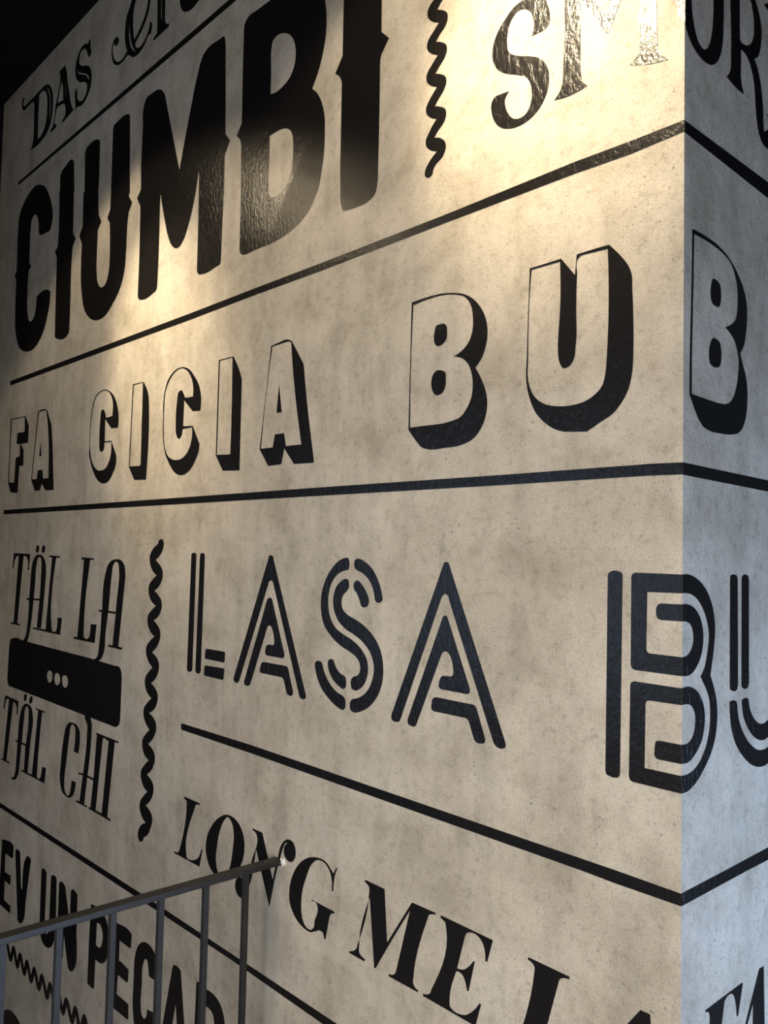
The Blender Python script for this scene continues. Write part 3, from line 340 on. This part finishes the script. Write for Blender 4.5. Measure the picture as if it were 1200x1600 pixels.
('lettering', 'black high contrast serif letters spelling LONG behind the end of the handrail', 'lettering', None, [('L', None, [('L', ['1184,996.9! 1116.8,997.2! 1118.6,993.7! 1135.3,989.2 1140.8,978.5! 1168.8,874.2 1166.3,867.9 1154.3,867 1133.9,871.7 1117.5,881.3 1105.4,902.3! 1101.4,901.7! 1111.7,863.9! 1222.6,863! 1220.7,867.1! 1203.4,869.6 1197.5,878.6! 1173.7,980.6 1174.2,988.2 1185.9,992.6!'])]), ('O', None, [('L', ['1008.4,999.2 983.9,999.2 959.4,989.1 943.5,967.5 941.8,936.2 954.9,907.1 971.6,886.3 991.8,870.7 1012.8,861.9 1047.6,864.8 1074.3,879.8 1086.9,903.3 1084.2,934.4 1066.3,962.5 1038.9,985.9', '1005.1,995.1 989.4,988.1 980.9,967.5 983.1,931.4 993.1,893 1007.3,872.6 1022.3,864.3 1037.3,873.8 1046.2,894.4 1043.1,928.4 1034.2,960.5 1019.9,983.9'])]), ('N', None, [('L', ['912.2,995.2! 879.6,995.3! 839.8,914.9! 832.6,941.8 825.2,962 817.4,985.2 806,998.7 793.5,1004.7 778.7,1003 770.1,990.5 771,977 780.5,966.4 795.8,965.7 806.5,976.1 805.5,987.8 794.7,997.8! 802.3,995.2 810.5,982.6 817.9,964 827.7,937.2 848.5,861.9! 899,958.8! 904.4,933.9 915.2,890.2 926.6,867.9 937.4,854.5 947,848.4 958.9,850.1 969,861.4 969.1,874.2 959.7,886.5 948,888.4 937.1,880.5 938,864.4 944.9,853.5! 935.1,865.3 924.7,887.3 912.8,931.6 898.1,985.6 901.7,989.4 913.1,991.8!'])]), ('G', None, [('L', ['646.7,992.4! 650,986.7 657.1,950.5! 661.1,949.3! 661.4,968.1 668.8,982.8 687.5,992.9 703.7,991.3 719.8,979.6 735.4,952.1 746.3,922.8 748.6,896 744.2,874.2 734,863.2 719.6,861.7 710.4,868.3 707.2,883.5! 700.4,911.2 702.9,914.7 718,913.7! 717.1,916.5! 651.3,915.7! 653.4,912.5 661.4,909.7 665.6,902.7! 675.3,860.5! 678.9,859.8! 682.5,869.2 691.7,870.3 703.2,865 719.4,858.1 743.6,860 768.7,872 783.7,890.8 785.7,913.7 777,942.9 758.2,968.8 729.8,988.4 703.9,995.5 680.7,994.9 664.3,985.4 657.4,980.4! 650.2,992!'])])]),
('lettering', 'black high contrast serif letters spelling ME low on the wall', 'lettering', None, [('M', None, [('L', ['571.7,994.8! 524.1,994! 515.2,910! 459,992.6! 406.8,993! 407,990.2! 414.7,988.5 421.6,984.7 423.7,979.1! 452.8,877 453.2,868.9 449.6,864.3 441.5,861.9! 442.2,859.1! 509.6,858.4! 509.1,861.9! 497,866 492.6,872.1! 463,978.9! 513.5,903.4 541.2,859.9! 545,858.5! 560,969.4! 584.6,880.5 584.2,870 577.8,865.9 568.5,864! 570,860.2! 609.9,860.4! 608.6,863.5! 597.9,867.7 590.4,875.3 588,882.5! 561.9,975.2 561.9,985.8 567.2,989.5 573.9,991.1!'])]), ('E', None, [('L', ['395.3,993! 291.3,991.4! 301.2,957.4! 304.9,956.9! 306.4,972.4 311.1,981.8 323.6,988.6 336.2,987.5 342.5,984 345,979.4! 360.1,926.1! 347.7,928.8 336.4,937.6 327.8,948.5! 325.3,948.5! 336.4,901.9! 339.4,901.1! 342.2,911.2 348.8,920.8 359.2,922.6! 361.8,920.7! 374.3,872.4 373.6,865.1 366.9,861.2 355.2,861.2 343.7,864 331.2,872.8 321.4,883.2 314.9,892.3! 311.7,892.4! 322.1,857.2! 430.6,858.1! 430.1,861.3! 421.2,863.6 415.7,867.6 412.6,874.7! 384.5,981.3 385.9,985.7 390.8,987.9 396,989.5!'])])]),
('lettering', 'bold serif letters L and A cut off by the bottom edge near the corner', 'lettering', None, [('L', None, [('L', ['227.1,990.4! 158.3,989.4! 159.1,986! 168.8,984 173.9,980.4 176.4,974.2! 202.9,879.6! 188,865 169.9,875.1 152.5,905.6! 147.4,906.7! 156.7,845.9! 265.3,845.9! 265.3,848.5! 252.4,854.8 245.5,864.4! 216.6,972.9 215.9,980.8 219.5,984.9 227.6,986.9!'])]), ('A', None, [('L', ['53.1,988.7! 40,988.6! 38.7,974.6! 32.7,934.3! 62.4,921.1! 59.1,953.6! 88.1,942.9! 70.9,964.8!'])])]),
('lettering', 'italic serif letters F and A at the foot of the cool grey wall', 'lettering', None, [('F', None, [('R', ['62.9,988.6! 164.6,989.2! 166.2,988.2! 151.8,950.6! 148.8,951.7! 145.4,970.2 139.8,981.1 131.7,985.9 120.8,986.1 113.2,982.7! 105.5,956.5! 100.3,937.6! 69.2,941.2! 73.2,967.9! 73.1,978.9 69.7,984 62.6,985.9!'])]), ('A', None, [('R', ['217.4,990.9! 231,990.3! 233.7,911.2! 237.8,875.3! 203.3,881.4! 197.3,927.4! 198.1,952.5! 180.5,930! 170.1,918.7! 166.3,920.1! 175.5,933.4!'])])]),
('lettering', 'rounded black letters EV UN PECAR running behind the railing bars', 'lettering', None, [('E', None, [('L', ['2324.8,606.3! 2293.4,611.6 2233.6,615.4 2220.5,611.4! 2221.9,576.5! 2236.1,571.4! 2284.8,571.9! 2291,565.4! 2289.1,513.2! 2235,517! 2235,489.5! 2248.5,487.1! 2285.9,487.9! 2285.2,427.6! 2227.1,426.2! 2226.6,404.1! 2338.2,403! 2327.6,507!'])]), ('V', None, [('L', ['2204.8,602.7! 2195.5,608.7 2164.6,609.7! 2144.4,505.2! 2133.8,507.2! 2113.4,606.5 2103.6,613.7 2073.9,611! 2103.4,476.7! 2119.5,414.8 2132.5,406 2148.3,402.3 2162,406.6!'])]), ('U', None, [('L', ['1989.8,603.9! 1982.7,611.4 1961.3,613.1 1951,607.7! 1950.5,470.6! 1948.1,448 1935.8,441.4 1921.4,449.8 1917.7,477.8! 1917.2,605! 1913.2,612.2 1904.1,614.9 1882.6,615.1 1877.2,607.8! 1871.1,479.2! 1876.8,445.6 1892.9,422.4 1915.1,409.3 1948.4,406.5 1974.2,419.3 1987.2,447.5!'])]), ('N', None, [('L', ['1858.5,604.5! 1852.9,612.2 1844.1,615.1 1826,613.9 1814.6,607.2! 1777,522.7! 1776.9,608.3! 1771.5,615.1 1743.3,616.1 1733.6,612.3! 1730.3,509.5! 1737.9,414.5 1750.6,404.7 1769.3,402.8 1778.5,407.9! 1812.4,481.6! 1814.5,415.4! 1859.5,413.1! 1857.6,525.8!'])]), ('P', None, [('L', ['1646.2,615.9! 1625,618.6 1578.4,615.8 1550.8,602.4 1539.2,580.9 1538.2,543.4 1546.3,509 1563.8,494.7 1609.2,487.9! 1610.3,414.4! 1620.1,410.6! 1651.1,412.3! 1649.8,543.5!', '1608.3,580.2! 1586.9,582.5 1572.7,569.6 1572,544.3 1582,528.1 1596.9,523.4 1608.7,525.1!'])]), ('E', None, [('L', ['1518.9,617.7! 1482.9,618.6! 1427.2,621.3 1413.3,617.5! 1415.4,584.7! 1425.5,582.4! 1476.3,582.2! 1475.7,533! 1465.2,534.7! 1423.3,530.8! 1424.3,501.2! 1432.3,498.1! 1478.4,498.1! 1482.9,450.2! 1418.2,451.4! 1415.4,416.6! 1424.1,414.5! 1526.6,409.8!'])]), ('C', None, [('L', ['1392.8,445.2 1394.7,519 1391.3,577.1 1378.6,602.5 1357,618.9 1328.4,624.4 1299.4,615.7 1282.7,598.7 1278.4,556.7! 1294.9,554.7! 1320,554.5! 1324.5,571.8 1331.9,586.6 1339.6,586.7 1349,574.5 1353.9,519.7 1355.4,472.1 1348.8,454.2 1337.5,450.1 1325.7,462.2 1322.4,478! 1274.4,484.6! 1274.9,450.2 1288,419 1324.2,400.6 1363.1,404.3 1384,419.1'])]), ('A', None, [('L', ['1212.1,615.4! 1208.9,620.2 1202.1,622.4 1183.7,622.2 1176.1,619! 1154,514.6! 1147.4,482.2! 1174.6,470.5! 1185.2,501.7! 1193.2,542.6! 1205.3,493.3! 1212.5,454.3! 1258.5,434.5! 1248.3,475.5!'])]), ('R', None, [('L', ['1108.1,620.2! 1102.3,624.2 1067.8,622.3 1040.5,622.5 1016.6,615.4 1002.7,603 993.3,581.3 990.8,565.4 999.3,544.8! 1035.1,532.9! 1030,548.9 1033.2,568.3 1039.8,582.8 1051.9,587.5 1067.4,587.7! 1071.9,548.7! 1072,522.4! 1113.2,504.8! 1110.7,532.6!'])])]),
('zigzag', 'thin black zigzag line low behind the leftmost railing bars', 'ornament', None, [(None, 'body', [('rL', ['2295.7,261.5 2275.1,312.2 2243,306.8 2208,273.4 2183.6,312.1 2149.1,273.7 2128.7,311.4 2090.1,274.8 2071.4,311.5 2035,274.1 2013.8,311.3 1972.9,276 1954.6,313.8 1912,275.8 1893.6,314.6 1853.9,272.6 1835.9,317.7 1798.8,279.3 1778.1,317.1 1738.2,280.4 1718.4,318.5 1683,278.6 1661,320.4 1625.3,280.4 1605.3,317.7'])])]),
('lettering', 'round top of a black letter under the zigzag at the bottom edge', 'lettering', None, [(None, None, [('L', ['2282.4,22.7! 2276.1,64.5 2240.5,105.4 2191.7,124.7 2142.1,127 2108.7,118.3 2099.3,85! 2280.5,7.9!'])])]),
('stripe', 'thin black stripe above the giant CIUMBI letters', 'stripe', None, [(None, 'body', [('L', ['2446.3,2801.4! 1269.4,2799.9! 1103.6,2799.3! 947,2799.5! 918.2,2784.6! 1071.9,2783.9! 1268.3,2783.4! 2445,2790.9!'])])]),
('stripe', 'upper black stripe below CIUMBI, glittering near the corner', 'stripe', None, [(None, 'body', [('L', ['2438.5,2108.2! 1224.1,2102.5! 959.3,2102.7! 742.3,2102! 407.9,2103! 162.2,2107.1! 76.5,2105.9! 0,2106.2! 0,2091.5! 76.3,2088.2! 162,2090! 407.6,2089.2! 741.7,2086.9! 958.6,2088.2! 1223.1,2087.1! 2436.5,2092.6!']), ('R', ['0,2105.6! 248.7,2105.2! 391.2,2105.1! 391,2077.2! 248.6,2081.7! 0,2090.7!'])])]),
('stripe', 'level black stripe between the CICIA row and the LASA row', 'stripe', None, [(None, 'body', [('L', ['2445.4,1668.8! 1414.2,1669.8! 668.2,1671.2! 292.8,1670.9! 41,1671.9! 0,1670.9! 0,1655.8! 40.9,1656.8! 292.5,1655.6! 667.6,1655.4! 1413.1,1655! 2443.6,1654.3!']), ('R', ['0,1670.7! 247.8,1666.8! 387.7,1664.4! 387.6,1646.4! 247.7,1650.9! 0,1655.5!'])])]),
('stripe', 'sloping black stripe under LASA that folds round the corner', 'stripe', None, [(None, 'body', [('L', ['1210,1155.3! 933.3,1157.3! 89.5,1148.9! 0,1146.9! 0,1132.2! 91.7,1132.5! 141.5,1134! 932.5,1141.2! 1209,1141.1!']), ('R', ['0,1147! 115.5,1147.4! 246.7,1148.5! 383.7,1150.3! 383.5,1130.3! 246.7,1131.7! 179.5,1132.4! 0,1132.2!'])])]),
('stripe', 'lowest black stripe passing behind the railing', 'stripe', None, [(None, 'body', [('L', ['2486.7,712.6! 2360.6,714! 1385,726.4! 980.7,727.8! 638,728.9! 517.2,729! 551.3,713! 676.1,713! 980,715.9! 1417.4,710.9! 2358.6,699! 2484.7,698.2!'])])])
]

PROUD = 0.0007
def to3(plane, u, z, d):
    return Vector((-u, -d, z)) if plane == 'L' else Vector((d, u, z))

def parse(s):
    pts = []
    for tok in s.split():
        c = tok.endswith('!')
        x, y = tok.rstrip('!').split(',')
        pts.append((Vector((float(x) / 1000, float(y) / 1000)), c))
    return pts

def sample(pts, closed=True, steps=7):
    n = len(pts)
    out = []
    for i in range(n if closed else n - 1):
        p1, c1 = pts[i]
        p2, c2 = pts[(i + 1) % n]
        out.append(p1)
        if c1 and c2:
            continue
        L = (p2 - p1).length
        if L < 0.002:
            continue
        def tangent(j):
            a = pts[(j - 1) % n][0]; b_ = pts[j % n][0]; c_ = pts[(j + 1) % n][0]
            d0 = max((b_ - a).length, 1e-6); d1 = max((c_ - b_).length, 1e-6)
            t = (b_ - a) / d0 * d1 + (c_ - b_) / d1 * d0
            t = t / (d0 + d1)
            return t
        t1 = None if c1 else tangent(i)
        t2 = None if c2 else tangent(i + 1)
        ch = (p2 - p1) / L
        if t1 is None: t1 = ch * 1.5 - t2 * 0.5
        if t2 is None: t2 = ch * 1.5 - t1 * 0.5
        m1, m2 = t1 * L, t2 * L
        k = max(2, min(steps, int(L / 0.004)))
        for q in range(1, k):
            s = q / k
            s2, s3 = s * s, s * s * s
            out.append(p1 * (2*s3 - 3*s2 + 1) + m1 * (s3 - 2*s2 + s) + p2 * (3*s2 - 2*s3) + m2 * (s3 - s2))
    if not closed:
        out.append(pts[-1][0])
    r = []
    for q in out:
        if not r or (q - r[-1]).length > 1e-5:
            r.append(q)
    if closed and (r[0] - r[-1]).length < 1e-5:
        r.pop()
    return r

def inside(q, loops):
    """even-odd test over all contours of a piece"""
    c = False
    for lp in loops:
        j = len(lp) - 1
        for i in range(len(lp)):
            a, b_ = lp[i], lp[j]
            if (a.y > q.y) != (b_.y > q.y) and q.x < (b_.x - a.x) * (q.y - a.y) / (b_.y - a.y) + a.x:
                c = not c
            j = i
    return c

def fill(bm, plane, contours, org):
    loops = [sample(parse(s)) for s in contours]
    allp = [q for lp in loops for q in lp]
    edges, k = [], 0
    for lp in loops:
        n = len(lp)
        edges += [(k + i, k + (i + 1) % n) for i in range(n)]
        k += n
    # triangulate the outline; the doubled scale keeps the solver clear of its own tolerance
    v2, _e, tris, vmap, _x, _y = delaunay_2d_cdt([q * 100 for q in allp], edges, [], 2 if len(loops) == 1 else 2, 1e-5)
    tris = [tr for tr in tris if inside(sum((v2[i] for i in tr), Vector((0, 0))) / 300, loops)]
    allp2 = [v / 100 for v in v2]
    top = [bm.verts.new(to3(plane, q.x, q.y, PROUD) - org) for q in allp2]
    back = {}
    for i, src in enumerate(vmap):
        for j in src:
            back[j] = i
    rim = {}
    def low(i):
        if i not in rim:
            rim[i] = bm.verts.new(to3(plane, allp2[i].x, allp2[i].y, 0.0001) - org)
        return rim[i]
    nrm = Vector((0, -1, 0)) if plane == 'L' else Vector((1, 0, 0))
    for t in tris:
        a, b_, c_ = (top[i] for i in t)
        n = (b_.co - a.co).cross(c_.co - a.co)
        if n.length < 1e-12:
            continue
        try:
            bm.faces.new((a, b_, c_) if n.dot(nrm) > 0 else (a, c_, b_))
        except ValueError:
            pass
    k = 0
    for lp in loops:
        n = len(lp)
        for i in range(n):
            a, b_ = back.get(k + i), back.get(k + (i + 1) % n)
            if a is None or b_ is None or a == b_:
                continue
            try:
                bm.faces.new((top[a], top[b_], low(b_), low(a)))
            except ValueError:
                pass
        k += n

def stroke(bm, plane, s, hw, org):
    """outline of a line of even width, miter joined"""
    pts = sample(parse(s), closed=False, steps=6)
    L, Rr = [], []
    for i, q in enumerate(pts):
        a = pts[max(i - 1, 0)]; c_ = pts[min(i + 1, len(pts) - 1)]
        d = (c_ - a).normalized()
        nn = Vector((-d.y, d.x)) * hw
        L.append(q + nn); Rr.append(q - nn)
    prev = None
    for l, r in zip(L, Rr):
        cur = [bm.verts.new(to3(plane, q.x, q.y, dd) - org) for q, dd in ((l, 0.0001), (l, PROUD), (r, PROUD), (r, 0.0001))]
        if prev:
            for j in range(3):
                bm.faces.new((prev[j], prev[j+1], cur[j+1], cur[j]))
        prev = cur

def paint():
    for name, label, cat, group, letters in PAINT:
        pts = []
        for _, _, pieces in letters:
            for pl, cs in pieces:
                for s in cs:
                    pts += [to3(pl[-1], q.x, q.y, 0) for q, _c in parse(s)]
        org = Vector((sum(q.x for q in pts) / len(pts), sum(q.y for q in pts) / len(pts), min(q.z for q in pts)))
        def mesh(pieces):
            bm = bmesh.new()
            for pl, cs in pieces:
                if pl[0] == 'r':
                    stroke(bm, pl[1], cs[0], 0.0098, org)
                else:
                    fill(bm, pl, cs, org)
            return bm
        if len(letters) == 1:
            t = link(name, mesh(letters[0][2]), M_PAINT, None, org)
        else:
            t = bpy.data.objects.new(name, None)
            COL.objects.link(t)
            t.location = org
            for ch, pn, pieces in letters:
                o = link('letter', mesh(pieces), M_PAINT, t)
                if ch:
                    o['label'] = 'letter ' + ch
        t['label'] = label
        t['category'] = cat
        if group:
            t['group'] = group
paint()
